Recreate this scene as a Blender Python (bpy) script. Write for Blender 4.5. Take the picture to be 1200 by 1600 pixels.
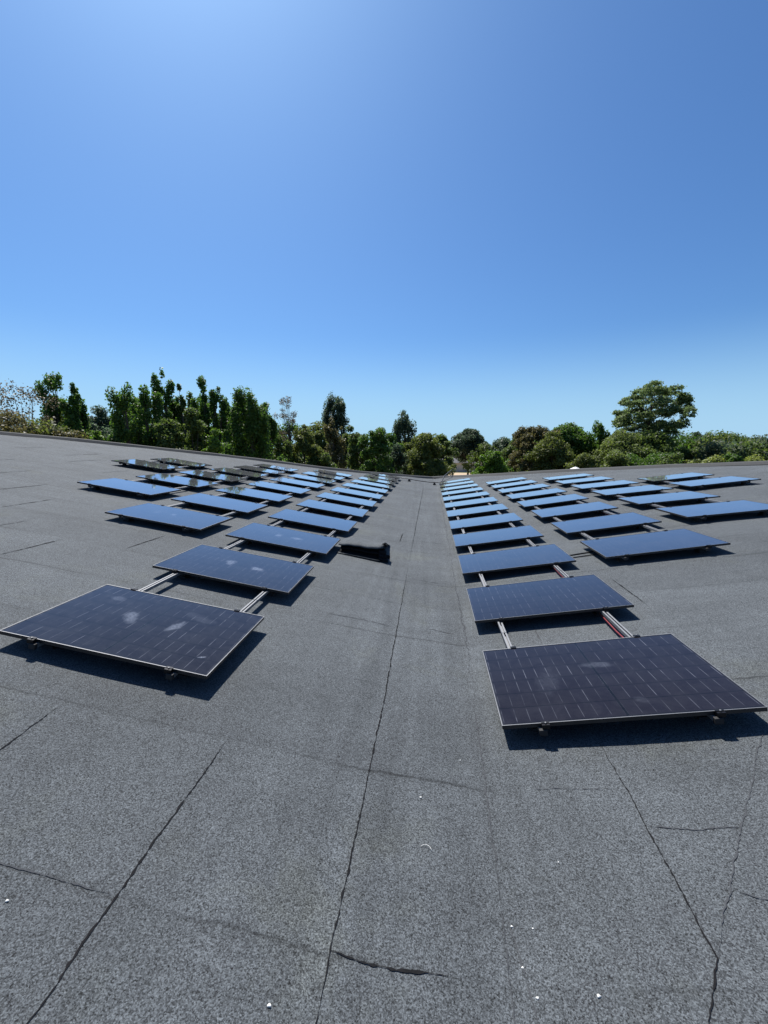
import bpy, math, random
import numpy as np
from mathutils import Vector, Matrix
R = math.radians
for o in list(bpy.data.objects): bpy.data.objects.remove(o)
scene = bpy.context.scene
col = scene.collection

# ---------------------------------------------------------------- camera
CAMH = 6.0                       # camera height above the street level
FPX = 660.07
CR = ((0.994319, -0.105207, -0.016158), (0.106441, 0.983011, 0.149531), (0.000152, -0.150401, 0.988625))  # right, forward, up as columns
cam_d = bpy.data.cameras.new('camera')
cam = bpy.data.objects.new('camera', cam_d); col.objects.link(cam)
cam_d.sensor_fit = 'VERTICAL'; cam_d.sensor_height = 36; cam_d.lens = 36*FPX/1600
cam_d.clip_start = 0.05; cam_d.clip_end = 3000
rt, fw, up = [Vector((CR[0][i], CR[1][i], CR[2][i])) for i in range(3)]
m = Matrix.Identity(4)
for i in range(3):
    m[i][0] = rt[i]; m[i][1] = up[i]; m[i][2] = -fw[i]
m[0][3] = 0; m[1][3] = 0; m[2][3] = CAMH
cam.matrix_world = m
scene.camera = cam

# ---------------------------------------------------------------- light
SUN_AZ = 32.0     # degrees left of +Y
SUN_EL = 58.0
w = bpy.data.worlds.new('World'); scene.world = w; w.use_nodes = True
nt = w.node_tree; nt.nodes.clear()
sky = nt.nodes.new('ShaderNodeTexSky'); sky.sky_type = 'NISHITA'; sky.sun_disc = False
sky.sun_elevation = R(SUN_EL); sky.sun_rotation = R(-SUN_AZ)
sky.altitude = 0; sky.air_density = 1.0; sky.dust_density = 1.1; sky.ozone_density = 3.0
bg = nt.nodes.new('ShaderNodeBackground'); bg.inputs['Strength'].default_value = 0.062
wo = nt.nodes.new('ShaderNodeOutputWorld')
tint = nt.nodes.new('ShaderNodeMix'); tint.data_type = 'RGBA'; tint.blend_type = 'MULTIPLY'; tint.inputs[0].default_value = 1; tint.inputs[7].default_value = (.58, .92, 1.27, 1)
nt.links.new(sky.outputs[0], tint.inputs[6]); 
# paler air low over the horizon
tcw = nt.nodes.new('ShaderNodeTexCoord'); sxw = nt.nodes.new('ShaderNodeSeparateXYZ'); nt.links.new(tcw.outputs['Generated'], sxw.inputs[0])
mrw = nt.nodes.new('ShaderNodeMapRange'); mrw.interpolation_type = 'SMOOTHSTEP'; mrw.inputs['From Min'].default_value = .25; mrw.inputs['From Max'].default_value = .0
mrw.inputs['To Min'].default_value = 0; mrw.inputs['To Max'].default_value = .85; nt.links.new(sxw.outputs[2], mrw.inputs['Value'])
hz = nt.nodes.new('ShaderNodeMix'); hz.data_type = 'RGBA'; hz.inputs[7].default_value = (4.5, 7.3, 9.9, 1)
nt.links.new(mrw.outputs[0], hz.inputs[0]); nt.links.new(tint.outputs[2], hz.inputs[6]); nt.links.new(hz.outputs[2], bg.inputs[0]); nt.links.new(bg.outputs[0], wo.inputs[0])
sd = bpy.data.lights.new('sun', 'SUN'); sd.energy = 5.0; sd.angle = R(0.5); sd.color = (1, 0.96, 0.9)
so = bpy.data.objects.new('sun', sd); col.objects.link(so)
sv = Vector((-math.sin(R(SUN_AZ))*math.cos(R(SUN_EL)), math.cos(R(SUN_AZ))*math.cos(R(SUN_EL)), math.sin(R(SUN_EL))))
so.rotation_euler = sv.to_track_quat('Z', 'Y').to_euler(); so.location = (0, 0, 30)
scene.view_settings.view_transform = 'Standard'; scene.view_settings.look = 'None'
scene.view_settings.exposure = 0.66; scene.view_settings.gamma = 1
scene.cycles.max_bounces = 8; scene.cycles.transparent_max_bounces = 8
scene.cycles.sample_clamp_indirect = 4

# ---------------------------------------------------------------- helpers
class MB:
    """collects vertices and faces of one mesh"""
    def __init__(s): s.v = []; s.f = []; s.m = []
    def add(s, vs, fs, mi=0):
        n = len(s.v); s.v += [tuple(x) for x in vs]
        s.f += [tuple(i+n for i in f) for f in fs]; s.m += [mi]*len(fs)
    def box(s, x0, x1, y0, y1, z0, z1, mi=0, M=None):
        vs = [(x, y, z) for z in (z0, z1) for y in (y0, y1) for x in (x0, x1)]
        if M is not None: vs = [M @ Vector(v) for v in vs]
        s.add(vs, [(0, 2, 3, 1), (4, 5, 7, 6), (0, 1, 5, 4), (2, 6, 7, 3), (0, 4, 6, 2), (1, 3, 7, 5)], mi)
    def tube(s, pts, rad, n=6, mi=0):
        pts = [Vector(p) for p in pts]; rings = []
        for i, p in enumerate(pts):
            a = pts[max(i-1, 0)]; b = pts[min(i+1, len(pts)-1)]; d = (b-a).normalized()
            u = d.cross(Vector((0, 0, 1)))
            if u.length < 1e-3: u = d.cross(Vector((1, 0, 0)))
            u.normalize(); q = d.cross(u); r = rad[i] if hasattr(rad, '__len__') else rad
            rings.append([p+(u*math.cos(t)+q*math.sin(t))*r for t in [2*math.pi*k/n for k in range(n)]])
        vs = [v for ri in rings for v in ri]; fs = []
        for i in range(len(pts)-1):
            for k in range(n):
                fs.append((i*n+k, i*n+(k+1) % n, (i+1)*n+(k+1) % n, (i+1)*n+k))
        fs.append(tuple(range(n))[::-1]); fs.append(tuple((len(pts)-1)*n+k for k in range(n)))
        s.add(vs, fs, mi)
    def build(s, name, mats, parent=None, smooth=False, bevel=0):
        me = bpy.data.meshes.new(name); me.from_pydata(s.v, [], s.f)
        for mt in (mats if isinstance(mats, (list, tuple)) else [mats]): me.materials.append(mt)
        if any(s.m): me.polygons.foreach_set('material_index', s.m)
        if smooth: me.polygons.foreach_set('use_smooth', [True]*len(me.polygons))
        me.update()
        o = bpy.data.objects.new(name, me); col.objects.link(o)
        if parent: o.parent = parent
        if bevel:
            b = o.modifiers.new('bevel', 'BEVEL'); b.width = bevel; b.segments = 2; b.limit_method = 'ANGLE'
        return o
def tag(o, label=None, cat=None, group=None, kind=None):
    if label: o['label'] = label
    if cat: o['category'] = cat
    if group: o['group'] = group
    if kind: o['kind'] = kind
    return o
def empty(name, loc=(0, 0, 0)):
    o = bpy.data.objects.new(name, None); col.objects.link(o); o.location = loc
    o.empty_display_size = 0.2
    return o
def ray(px, py):
    return (rt*((px-600)/FPX) + fw + up*((800-py)/FPX))
def at(px, py, dist):
    """point on the sight line of photo pixel px,py at horizontal distance dist from the viewpoint: used to survey where far things stand"""
    d = ray(px, py); t = dist/math.hypot(d.x, d.y)
    return Vector((0, 0, CAMH)) + d*t

class NT:
    def __init__(s, name):
        s.mat = bpy.data.materials.new(name); s.mat.use_nodes = True
        s.t = s.mat.node_tree; s.b = s.t.nodes['Principled BSDF']; s.out = s.t.nodes['Material Output']
    def n(s, typ, **kw):
        o = s.t.nodes.new('ShaderNode'+typ)
        for k, v in kw.items():
            if k.startswith('i_'):
                key = k[2:]; key = int(key) if key.isdigit() else key.replace('_', ' ')
                o.inputs[key].default_value = v
            else: setattr(o, k, v)
        return o
    def l(s, a, b):
        s.t.links.new(a, b)
    def noise(s, vec, scale, detail=3, rough=.55, dist=0):
        o = s.n('TexNoise'); o.inputs['Scale'].default_value = scale; o.inputs['Detail'].default_value = detail
        o.inputs['Roughness'].default_value = rough; o.inputs['Distortion'].default_value = dist
        s.l(vec, o.inputs['Vector']); return o.outputs['Fac']
    def math(s, op, a, b=None, clamp=False):
        o = s.n('Math', operation=op); o.use_clamp = clamp
        for i, x in enumerate((a, b)):
            if x is None: continue
            if isinstance(x, (int, float)): o.inputs[i].default_value = x
            else: s.l(x, o.inputs[i])
        return o.outputs[0]
    def ramp(s, fac, lo, hi, a=0., b=1.):
        o = s.n('MapRange'); o.inputs['From Min'].default_value = lo; o.inputs['From Max'].default_value = hi
        o.inputs['To Min'].default_value = a; o.inputs['To Max'].default_value = b; s.l(fac, o.inputs['Value']); return o.outputs[0]
    def mix(s, fac, a, b):
        o = s.n('Mix', data_type='RGBA')
        for i, x in ((0, fac), (6, a), (7, b)):
            if isinstance(x, (int, float)): o.inputs[i].default_value = x
            elif isinstance(x, tuple): o.inputs[i].default_value = (*x, 1)
            else: s.l(x, o.inputs[i])
        return o.outputs[2]
    def coord(s, kind='Object'):
        return s.n('TexCoord').outputs[kind]
def flat_mat(name, c, rough=.6, metal=0, var=.15, scale=8):
    N = NT(name); v = N.coord()
    f = N.noise(v, scale, 4)
    N.l(N.mix(f, tuple(x*(1-var) for x in c), tuple(min(1, x*(1+var)) for x in c)), N.b.inputs['Base Color'])
    N.b.inputs['Roughness'].default_value = rough; N.b.inputs['Metallic'].default_value = metal
    if rough > .93: N.b.inputs['Specular IOR Level'].default_value = .08
    return N.mat

# ---------------------------------------------------------------- materials
def felt_material():
    N = NT('mineral_felt'); v = N.coord()
    sep = N.n('SeparateXYZ'); N.l(v, sep.inputs[0]); X, Y = sep.outputs[0], sep.outputs[1]
    fine = N.noise(v, 130, 3, .8); mid = N.noise(v, 95, 4, .85); mot = N.noise(v, 9, 5, .65)
    big = N.noise(v, 1.3, 5, .6, .4); huge = N.noise(v, .28, 4, .6)
    vor = N.n('TexVoronoi'); vor.inputs['Scale'].default_value = 210; N.l(v, vor.inputs['Vector'])
    spk = N.ramp(vor.outputs['Distance'], .30, .05); 
    hue = N.n('SeparateColor'); N.l(vor.outputs['Color'], hue.inputs[0])
    bright = N.math('MULTIPLY', N.ramp(hue.outputs[0], .62, 1.0), spk, True)
    dark = N.ramp(hue.outputs[1], .75, 1.0)
    gr = N.n('SeparateColor'); v2 = N.n('TexVoronoi'); v2.inputs['Scale'].default_value = 215; N.l(v, v2.inputs['Vector']); N.l(v2.outputs['Color'], gr.inputs[0])
    val = N.math('ADD', N.ramp(fine, .3, .7, .45, 1.45), N.ramp(mid, .30, .70, -.42, .42))
    val = N.math('ADD', val, N.math('MULTIPLY', N.math('SUBTRACT', N.math('POWER', gr.outputs[0], 1.6), .385), 1.25))
    val = N.math('ADD', val, N.ramp(mot, .25, .75, -.09, .09))
    val = N.math('MULTIPLY', val, N.ramp(big, .25, .75, .86, 1.12))
    val = N.math('MULTIPLY', val, N.ramp(huge, .3, .7, .90, 1.10))
    def stretched(sx, sy, lo, hi):
        mp = N.n('Mapping'); mp.inputs['Scale'].default_value = (sx, sy, 1); N.l(v, mp.inputs[0])
        return N.ramp(N.noise(mp.outputs[0], 1, 4, .6), .3, .7, lo, hi)
    inval = N.math('MAXIMUM', N.ramp(N.math('ABSOLUTE', X), 1.5, .6), 0., True)      # wash marks running along the valley
    val = N.math('MULTIPLY', val, N.math('ADD', 1.0, N.math('MULTIPLY', inval, stretched(7, .35, -.14, .16))))
    val = N.math('MULTIPLY', val, stretched(.5, 4.5, .93, 1.07))                        # and down the slopes
    # each one-metre sheet has weathered a little differently
    shn = N.n('TexWhiteNoise', noise_dimensions='1D'); N.l(N.math('FLOOR', N.math('MULTIPLY', N.math('ADD', Y, -1.42), 1/.985)), shn.inputs['W'])
    val = N.math('MULTIPLY', val, N.ramp(shn.outputs[0], 0, 1, .94, 1.06))
    val = N.math('ADD', val, N.math('MULTIPLY', bright, .95))
    val = N.math('SUBTRACT', val, N.math('MULTIPLY', dark, .30))
    # long laps of the one-metre wide sheets, running across the slope
    wob = N.math('MULTIPLY', N.math('SUBTRACT', N.noise(v, .9, 3), .5), .10)
    wob = N.math('ADD', wob, N.math('MULTIPLY', N.math('SUBTRACT', N.noise(v, 14, 2), .5), .03))
    fr = N.math('FRACT', N.math('ADD', N.math('MULTIPLY', N.math('ADD', Y, wob), 1/.985), -1.42/.985+10))
    d0 = N.math('MINIMUM', fr, N.math('SUBTRACT', 1.0, fr))
    line = N.ramp(d0, .013, .004)
    broad = N.ramp(d0, .07, .0)
    seg = N.ramp(N.noise(v, .75, 2), .40, .62)
    line = N.math('MULTIPLY', N.math('MAXIMUM', line, 0.0, True), N.math('MAXIMUM', seg, .0, True), True)
    broad = N.math('MULTIPLY', N.math('MAXIMUM', broad, 0.0, True), N.math('MAXIMUM', seg, .0, True), True)
    # dirt that settles along the valley gutter line
    ax = N.math('ABSOLUTE', N.math('SUBTRACT', X, .42))
    gut = N.math('MULTIPLY', N.ramp(ax, .32, .0), N.ramp(N.noise(v, 2.2, 5, .7), .42, .72), True)
    grime = N.ramp(N.noise(v, .8, 6, .7, .6), .55, .78)
    grime = N.math('MAXIMUM', grime, 0.0, True)
    k = N.math('SUBTRACT', 1.0, N.math('MULTIPLY', line, .42))
    k = N.math('SUBTRACT', k, N.math('MULTIPLY', broad, .12))
    k = N.math('SUBTRACT', k, N.math('MULTIPLY', N.math('MAXIMUM', gut, 0.0, True), .26))
    val = N.math('MULTIPLY', val, k)
    c = N.n('Mix', data_type='RGBA', blend_type='MULTIPLY'); c.inputs[0].default_value = 1
    N.l(N.mix(N.math('MULTIPLY', grime, .7), (.071, .079, .085), (.077, .083, .072)), c.inputs[6])
    cv = N.n('CombineXYZ')
    for i in range(3): N.l(val, cv.inputs[i])
    N.l(cv.outputs[0], c.inputs[7]); N.l(c.outputs[2], N.b.inputs['Base Color'])
    N.b.inputs['Roughness'].default_value = .88; N.b.inputs['Specular IOR Level'].default_value = .35
    bp = N.n('Bump'); bp.inputs['Strength'].default_value = .55; bp.inputs['Distance'].default_value = .006
    h = N.math('ADD', N.math('ADD', fine, N.math('MULTIPLY', mid, .9)), N.math('MULTIPLY', mot, .9))
    h = N.math('SUBTRACT', h, N.math('MULTIPLY', line, .6))
    N.l(h, bp.inputs['Height']); N.l(bp.outputs[0], N.b.inputs['Normal'])
    return N.mat
FELT = felt_material()
BITUMEN = flat_mat('black_bitumen', (.012, .012, .013), .95, 0, .5, 60)
SEAMSTAIN = flat_mat('seam_bitumen_worn', (.056, .059, .064), .95, 0, .6, 120)
KERBFELT = flat_mat('kerb_felt', (.045, .047, .048), .85, 0, .45, 25)
BLACKMETAL = flat_mat('black_anodised', (.012, .012, .014), .38, .6, .2, 20)
ALU = flat_mat('aluminium', (.17, .175, .185), .6, .3, .25, 30)
RUBBER = flat_mat('black_rubber', (.012, .012, .013), .7, 0, .3, 20)
CABLE = flat_mat('black_cable', (.01, .01, .011), .5, 0, .2, 20)
REDCABLE = flat_mat('red_cable', (.17, .012, .018), .45, 0, .2, 20)
PEBBLE = flat_mat('pale_pebble', (.72, .71, .66), .7, 0, .15, 200)
def frame_material():
    # black anodised frame; its corner highlight is painted as a separate paler strip
    N = NT('panel_frame'); v = N.coord(); sep = N.n('SeparateXYZ'); N.l(v, sep.inputs[0])
    N.l(N.mix(N.noise(v, 30, 3), (.035, .036, .04), (.06, .062, .066)), N.b.inputs['Base Color'])
    N.b.inputs['Roughness'].default_value = .33; N.b.inputs['Metallic'].default_value = .75
    return N.mat
FRAME = frame_material()
EDGEGLINT = flat_mat('frame_edge_glint', (.20, .205, .215), .5, .4, .25, 12)
def glass_material(name, smudges=(), dusty=.3):
    N = NT(name); v = N.coord(); sep = N.n('SeparateXYZ'); N.l(v, sep.inputs[0]); X, Y = sep.outputs[0], sep.outputs[1]
    # 18 half cells along x (two blocks of nine), 6 cells along y
    ax = N.math('SUBTRACT', N.math('ABSOLUTE', X), .008)
    fx = N.math('FRACT', N.math('MULTIPLY', ax, 1/.0925)); fy = N.math('FRACT', N.math('ADD', N.math('MULTIPLY', Y, 1/.1835), 3))
    def edge(f, lo, hi):
        d = N.math('MINIMUM', f, N.math('SUBTRACT', 1.0, f)); return N.math('MAXIMUM', N.ramp(d, hi, lo), 0., True)
    lx = edge(fx, .012, .035); ly = edge(fy, .010, .022)
    cen = N.math('LESS_THAN', N.math('ABSOLUTE', X), .009)
    fing = N.math('MULTIPLY', N.math('ADD', N.math('SINE', N.math('MULTIPLY', Y, 2*math.pi/.0115)), 1), .5)
    # glints on the interconnect ribbon between half cells, painted as paler dashes
    wn = N.n('TexWhiteNoise', noise_dimensions='3D'); cx = N.n('CombineXYZ')
    N.l(N.math('FLOOR', N.math('MULTIPLY', X, 1/.0925)), cx.inputs[0]); N.l(N.math('FLOOR', N.math('MULTIPLY', Y, 1/.1835)), cx.inputs[1])
    oi = N.n('ObjectInfo'); N.l(oi.outputs['Random'], cx.inputs[2]); N.l(cx.outputs[0], wn.inputs[0])
    lum = N.math('MULTIPLY', N.ramp(N.noise(v, 4, 3), .38, .62, .12, 1.), N.ramp(N.math('ABSOLUTE', N.math('SUBTRACT', fy, .5)), .30, .42, 1.0, .1), True)
    lxs = N.math('MULTIPLY', N.math('MULTIPLY', lx, lum), N.ramp(wn.outputs[0], 0, 1, .35, 1.0), True)
    cell = N.mix(fing, (.009, .0078, .010), (.014, .012, .016))
    cell = N.mix(N.math('MULTIPLY', wn.outputs[0], .3), cell, (.012, .011, .017))
    c = N.mix(lxs, cell, (.12, .125, .148)); c = N.mix(ly, c, (.003, .003, .004)); c = N.mix(cen, c, (.004, .004, .005))
    dust = N.math('MULTIPLY', N.math('MAXIMUM', N.ramp(N.noise(v, 6, 7, .7, .8), .40, .80), 0., True), dusty)
    c = N.mix(N.math('MULTIPLY', dust, .06), c, (.30, .30, .32))
    total = None
    for (sx, sy, rx, ry, ang, st) in smudges:
        mp = N.n('Mapping', vector_type='POINT'); mp.inputs['Location'].default_value = (-sx, -sy, 0)
        N.l(v, mp.inputs['Vector'])
        m2 = N.n('Mapping', vector_type='POINT'); m2.inputs['Rotation'].default_value = (0, 0, ang); m2.inputs['Scale'].default_value = (1, 1, 0)
        N.l(mp.outputs[0], m2.inputs['Vector'])
        m3 = N.n('Mapping', vector_type='POINT'); m3.inputs['Scale'].default_value = (1/rx, 1/ry, 0); N.l(m2.outputs[0], m3.inputs['Vector'])
        ln = N.n('VectorMath', operation='LENGTH'); N.l(m3.outputs[0], ln.inputs[0])
        wob = N.math('MULTIPLY', N.math('SUBTRACT', N.noise(v, 11, 4, .6), .5), 1.9)
        e = N.math('MAXIMUM', N.ramp(N.math('ADD', ln.outputs['Value'], wob), 1.05, .45), 0., True)
        e = N.math('MULTIPLY', e, N.ramp(N.noise(v, 45, 4, .7), .3, .7, .25*st, st), True)
        total = e if total is None else N.math('MAXIMUM', total, e)
    rough = N.ramp(dust, 0, .4, .04, .12)
    if total is not None:
        c = N.mix(total, c, (.30, .33, .40)); rough = N.math('ADD', rough, N.math('MULTIPLY', total, .3))
    N.l(c, N.b.inputs['Base Color']); N.l(rough, N.b.inputs['Roughness'])
    # anti-reflection coated glass: almost no mirror from above, strong mirror at a glancing view
    N.b.inputs['Specular IOR Level'].default_value = 0.1; N.l(rough, N.b.inputs['Roughness'])
    lw = N.n('LayerWeight'); lw.inputs['Blend'].default_value = .5
    fr = N.math('MINIMUM', N.math('ADD', N.math('MULTIPLY', N.math('POWER', lw.outputs['Facing'], 5.8), 1.65), .006), .96)
    gs = N.n('BsdfGlossy'); gs.inputs['Color'].default_value = (.97, .98, 1, 1); N.l(N.math('ADD', N.math('MULTIPLY', dust, .10), .02), gs.inputs['Roughness'])
    mx = N.n('MixShader'); N.l(fr, mx.inputs[0]); N.l(N.b.outputs[0], mx.inputs[1]); N.l(gs.outputs[0], mx.inputs[2]); 
    # dust film doubling as painted haze: pale layer that brightens the glancing reflection
    df = N.n('BsdfDiffuse'); df.inputs['Color'].default_value = (.36, .37, .39, 1)
    m2 = N.n('MixShader'); N.l(N.math('MULTIPLY', N.math('POWER', lw.outputs['Facing'], 6.0), N.ramp(N.noise(v, 3, 5, .6), .3, .7, .15, .26)), m2.inputs[0])
    N.l(mx.outputs[0], m2.inputs[1]); N.l(df.outputs[0], m2.inputs[2]); N.l(m2.outputs[0], N.out.inputs['Surface'])
    bp = N.n('Bump'); bp.inputs['Strength'].default_value = .02; bp.inputs['Distance'].default_value = .01
    N.l(N.noise(v, 2.5, 2), bp.inputs['Height']); N.l(bp.outputs[0], gs.inputs['Normal'])
    return N.mat
GLASS = glass_material('cell_glass', dusty=.25)
GLASS_S = {('L', 'A', 0): glass_material('cell_glass_smudged', [(-.20, .04, .07, .14, -.5, .34), (.24, .03, .05, .12, .25, .38), (-.55, .33, .08, .06, .2, .18), (.36, .26, .2, .06, .3, .07), (.70, -.34, .035, .012, -.5, .6)], .7),
           ('L', 'A', 1): glass_material('cell_glass_wiped', [(-.16, .06, .07, .11, -.2, .42), (.24, .0, .12, .07, .2, .48)], .5),
           ('L', 'A', 2): glass_material('cell_glass_streaked', [(-.15, .0, .06, .10, .3, .4), (.18, .0, .12, .08, -.2, .4)], .4),
           ('R', 'A', 0): glass_material('cell_glass_dusty', [(.05, .14, .14, .05, .1, .14), (.16, -.38, .05, .04, 0, .06), (-.40, -.05, .10, .2, .3, .05)], .5),
           ('L', 'B', 0): glass_material('cell_glass_spotted', [(.0, .05, .05, .08, 0, .4), (-.3, .0, .05, .1, .2, .2)], .35)}

# ---------------------------------------------------------------- roof profile (surveyed slopes of the two roof wings)
SL = {'L': (-1.97159, [.164114, .157889, .158081, .156157]), 'R': (-2.04084, [.153242, .154117, .119368, .126711])}
def prof(side, s):
    sg = -1 if side == 'L' else 1
    z0, A = SL[side]; x, z, s0 = 0., z0, 0.
    for k, lim in enumerate((3.28, 5.47, 7.66, 99)):
        d = min(s, lim)-s0; x += sg*d*math.cos(A[k]); z += d*math.sin(A[k]); s0 = lim
        if s <= lim: return x, z, A[k]
LIFT = .142    # top of the panels above the felt
def roof_z(x):
    if abs(x) < .37:
        a = roof_z(-.3701); b = roof_z(.3701); return a+(b-a)*(x+.37)/.74
    side = 'L' if x < 0 else 'R'; z0, A = SL[side]; ax = abs(x); xx, z = 0., z0; s0 = 0.
    for k, lim in enumerate((3.28, 5.47, 7.66, 99)):
        d = (lim-s0); dx = d*math.cos(A[k])
        if ax <= xx+dx: z += (ax-xx)*math.tan(A[k]); break
        xx += dx; z += d*math.sin(A[k]); s0 = lim
    return CAMH + z - LIFT/math.cos(A[k])
FAR = [(-18.2, 12.6), (-16.4, 14.9), (-15.0, 16.8), (-13.5, 18.0), (-11.5, 19.75), (-9.05, 21.5), (-5.95, 23.0), (-4.0, 24.5), (-1.3, 28.0), (.2, 29.6), (1.4, 28.8), (3.95, 24.9), (5.9, 22.8), (8.2, 20.6), (9.9, 18.6), (11.6, 16.2), (14.2, 12.8)]
NEAR = [(-18.2, 12.6), (0, -4.5), (14.2, 12.8)]
def interp(P, x):
    for (a, b), (c, d) in zip(P, P[1:]):
        if a <= x <= c: return b+(d-b)*(x-a)/(c-a)
    return P[-1][1]
rnd = random.Random(4)
def und(x, y):
    return .006*math.sin(x*1.7+.6*y)+.005*math.sin(y*1.1-x*.8+2)+.004*math.sin(3.1*x+2.3*y)
bld = tag(empty('school_building', (0, 12, 0)), 'low wide building whose grey felt roof folds into a shallow valley', 'building')
def add_child(o):
    o.parent = bld; o.matrix_parent_inverse = Matrix.Translation((0, -12, 0))
    return o
mb = MB()
xs = sorted(set([round(-18.2+.2*i, 3) for i in range(163)]+[-.37, .37, 14.2]+[p[0] for p in FAR[1:-1]]))
xs = [x for x in xs if x <= 14.2]
NY = 90; grid = []
for x in xs:
    y0, y1 = interp(NEAR, x), interp(FAR, x)
    for j in range(NY+1):
        y = y0+(y1-y0)*j/NY
        grid.append((x, y, roof_z(x)+und(x, y)))
fs = []
for i in range(len(xs)-1):
    for j in range(NY):
        a = i*(NY+1)+j; fs.append((a, a+NY+1, a+NY+2, a+1))
mb.add(grid, fs)
# end laps and open seams of the felt: each a ragged ribbon of exposed bitumen
def seam(pts, wd, mi=1, seed=0, lift=.0035, ragged=.35, wander=.006):
    r = random.Random(seed); P = []; wd *= .62 if pts[0][1] < 4 else .85; ragged = .42; wander *= .55
    for (a, b), (c, d) in zip(pts, pts[1:]):
        n = max(2, int(math.hypot(c-a, d-b)/(.018 if b < 4 else .04)))
        for k in range(n): P.append((a+(c-a)*k/n, b+(d-b)*k/n))
    P.append(pts[-1]); vs = []; fs = []; off = 0
    for i, (x, y) in enumerate(P):
        a = P[max(0, i-1)]; b = P[min(len(P)-1, i+1)]
        dx, dy = b[0]-a[0], b[1]-a[1]; L = math.hypot(dx, dy) or 1; nx, ny = -dy/L, dx/L
        off = off*.8+r.uniform(-1, 1)*wander; t = i/(len(P)-1)
        tp = min(1, 6*t, 6*(1-t))
        h = wd*(.5+ragged*r.uniform(-1, 1))*max(tp, .15)
        for sgn in (-1, 1):
            X, Yy = x+nx*(off+sgn*h), y+ny*(off+sgn*h)
            vs.append((X, Yy, roof_z(X)+und(X, Yy)+lift))
    for i in range(len(P)-1): fs.append((2*i, 2*i+2, 2*i+3, 2*i+1))
    mb.add(vs, fs, mi)
S = seam
S([(-1.33, .8), (-1.31, 1.01), (-1.31, 1.41), (-1.30, 2.37)], .013, 1, 1)
S([(-2.42, 1.5), (-2.42, 1.93), (-2.44, 2.38)], .010, 1, 2)
S([(-.40, .9), (-.37, 1.21), (-.37, 1.42), (-.36, 2.0), (-.34, 3.14), (-.34, 5.5), (-.34, 7.58)], .0125, 1, 3, wander=.005)
S([(-.34, 7.58), (-.32, 13.57), (-.29, 23.5)], .016, 1, 4, wander=.004)
S([(-.37, 1.42), (-.25, 1.40), (-.1, 1.40), (.11, 1.42)], .012, 1, 5, wander=.003)
S([(-2.1, 1.42), (-1.6, 1.425), (-1.34, 1.42)], .008, 2, 6, wander=.003)
S([(.40, 3.30), (.40, 2.81), (.38, 2.2), (.37, 1.76)], .013, 2, 9, wander=.008)
S([(.38, 1.7), (.44, 1.3), (.43, 1.0)], .009, 2, 10)
S([(.37, 1.76), (.36, 1.5), (.34, 1.2)], .007, 2, 44)
S([(.42, 3.4), (.44, 6), (.47, 12), (.50, 23)], .014, 2, 11, wander=.02)
S([(1.2, 2.8), (1.19, 2.12), (1.17, 1.7), (1.16, 1.52), (1.02, 1.33), (.98, 1.1)], .008, 1, 12, wander=.007)
S([(1.2, 5.9), (1.2, 5.0), (1.19, 4.2)], .008, 2, 13)
S([(1.19, 2.12), (1.4, 2.09), (1.64, 2.10)], .010, 2, 14)
S([(2.3, 2.9), (1.9, 2.42), (1.66, 2.13), (1.35, 1.75), (1.16, 1.52)], .009, 2, 15, wander=.01)
S([(1.36, 1.80), (1.7, 1.65), (1.95, 1.63)], .007, 2, 45)
S([(2.52, 5.92), (2.52, 4.95)], .012, 1, 16)
S([(2.33, 7.55), (2.3, 6.6)], .012, 2, 17)
S([(-4.27, 5.41), (-4.25, 6.31)], .016, 1, 18)
S([(-5.14, 4.42), (-5.11, 5.35)], .016, 1, 19)
S([(-5.1, 3.5), (-5.12, 4.1)], .014, 2, 20)
S([(-7.05, 6.2), (-7.08, 7.25)], .020, 1, 21)
S([(-8.2, 7.1), (-8.25, 8.35)], .02, 1, 22)
S([(-11.65, 12.4), (-11.7, 14.3)], .03, 1, 23)
S([(-8.9, 10.6), (-8.95, 11.9)], .025, 2, 24)
S([(-9.6, 8.4), (-9.65, 9.4)], .025, 2, 25)
S([(-6.2, 5.0), (-6.15, 5.9)], .014, 2, 26)
S([(-10.6, 11.4), (-10.65, 12.9)], .03, 1, 27); S([(-9.2, 13.4), (-9.25, 14.5)], .028, 2, 28)
S([(-13.2, 12.3), (-13.25, 13.6)], .03, 2, 29); S([(-11.2, 9.4), (-11.2, 10.5)], .026, 2, 30)
S([(-.62, 8.9), (-.6, 9.9)], .02, 1, 31); S([(-.62, 8.9), (-1.1, 8.92)], .015, 2, 32)
S([(.36, 9.3), (-.1, 9.28), (-.31, 9.3)], .014, 2, 33); S([(-.33, 6.5), (.1, 6.45), (.38, 6.48)], .012, 2, 34)
S([(-.34, 11.3), (-.9, 11.35), (-1.2, 11.3)], .016, 2, 35); S([(.3, 4.65), (.0, 4.7)], .008, 2, 36)
S([(4.3, 5.0), (4.9, 5.05), (6.5, 5.0), (8.5, 5.1)], .018, 1, 37, wander=.01)
S([(6.8, 7.4), (8.0, 7.42), (11, 7.5)], .02, 1, 38); S([(8.2, 9.7), (11.5, 9.9)], .024, 2, 39)
S([(7.9, 10.9), (10.5, 11)], .024, 2, 40); S([(1.9, 7.35), (2.05, 7.9), (2.06, 8.5)], .014, 2, 41)
S([(4.7, 4.1), (6.5, 4.0)], .014, 2, 42); S([(-1.2, 4.6), (-.7, 4.62), (-.38, 4.6)], .008, 2, 43)
S([(.65, 2.4), (1.15, 2.38)], .006, 2, 46)
roof = add_child(mb.build('roof_surface', [FELT, BITUMEN, SEAMSTAIN], smooth=True))
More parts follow.
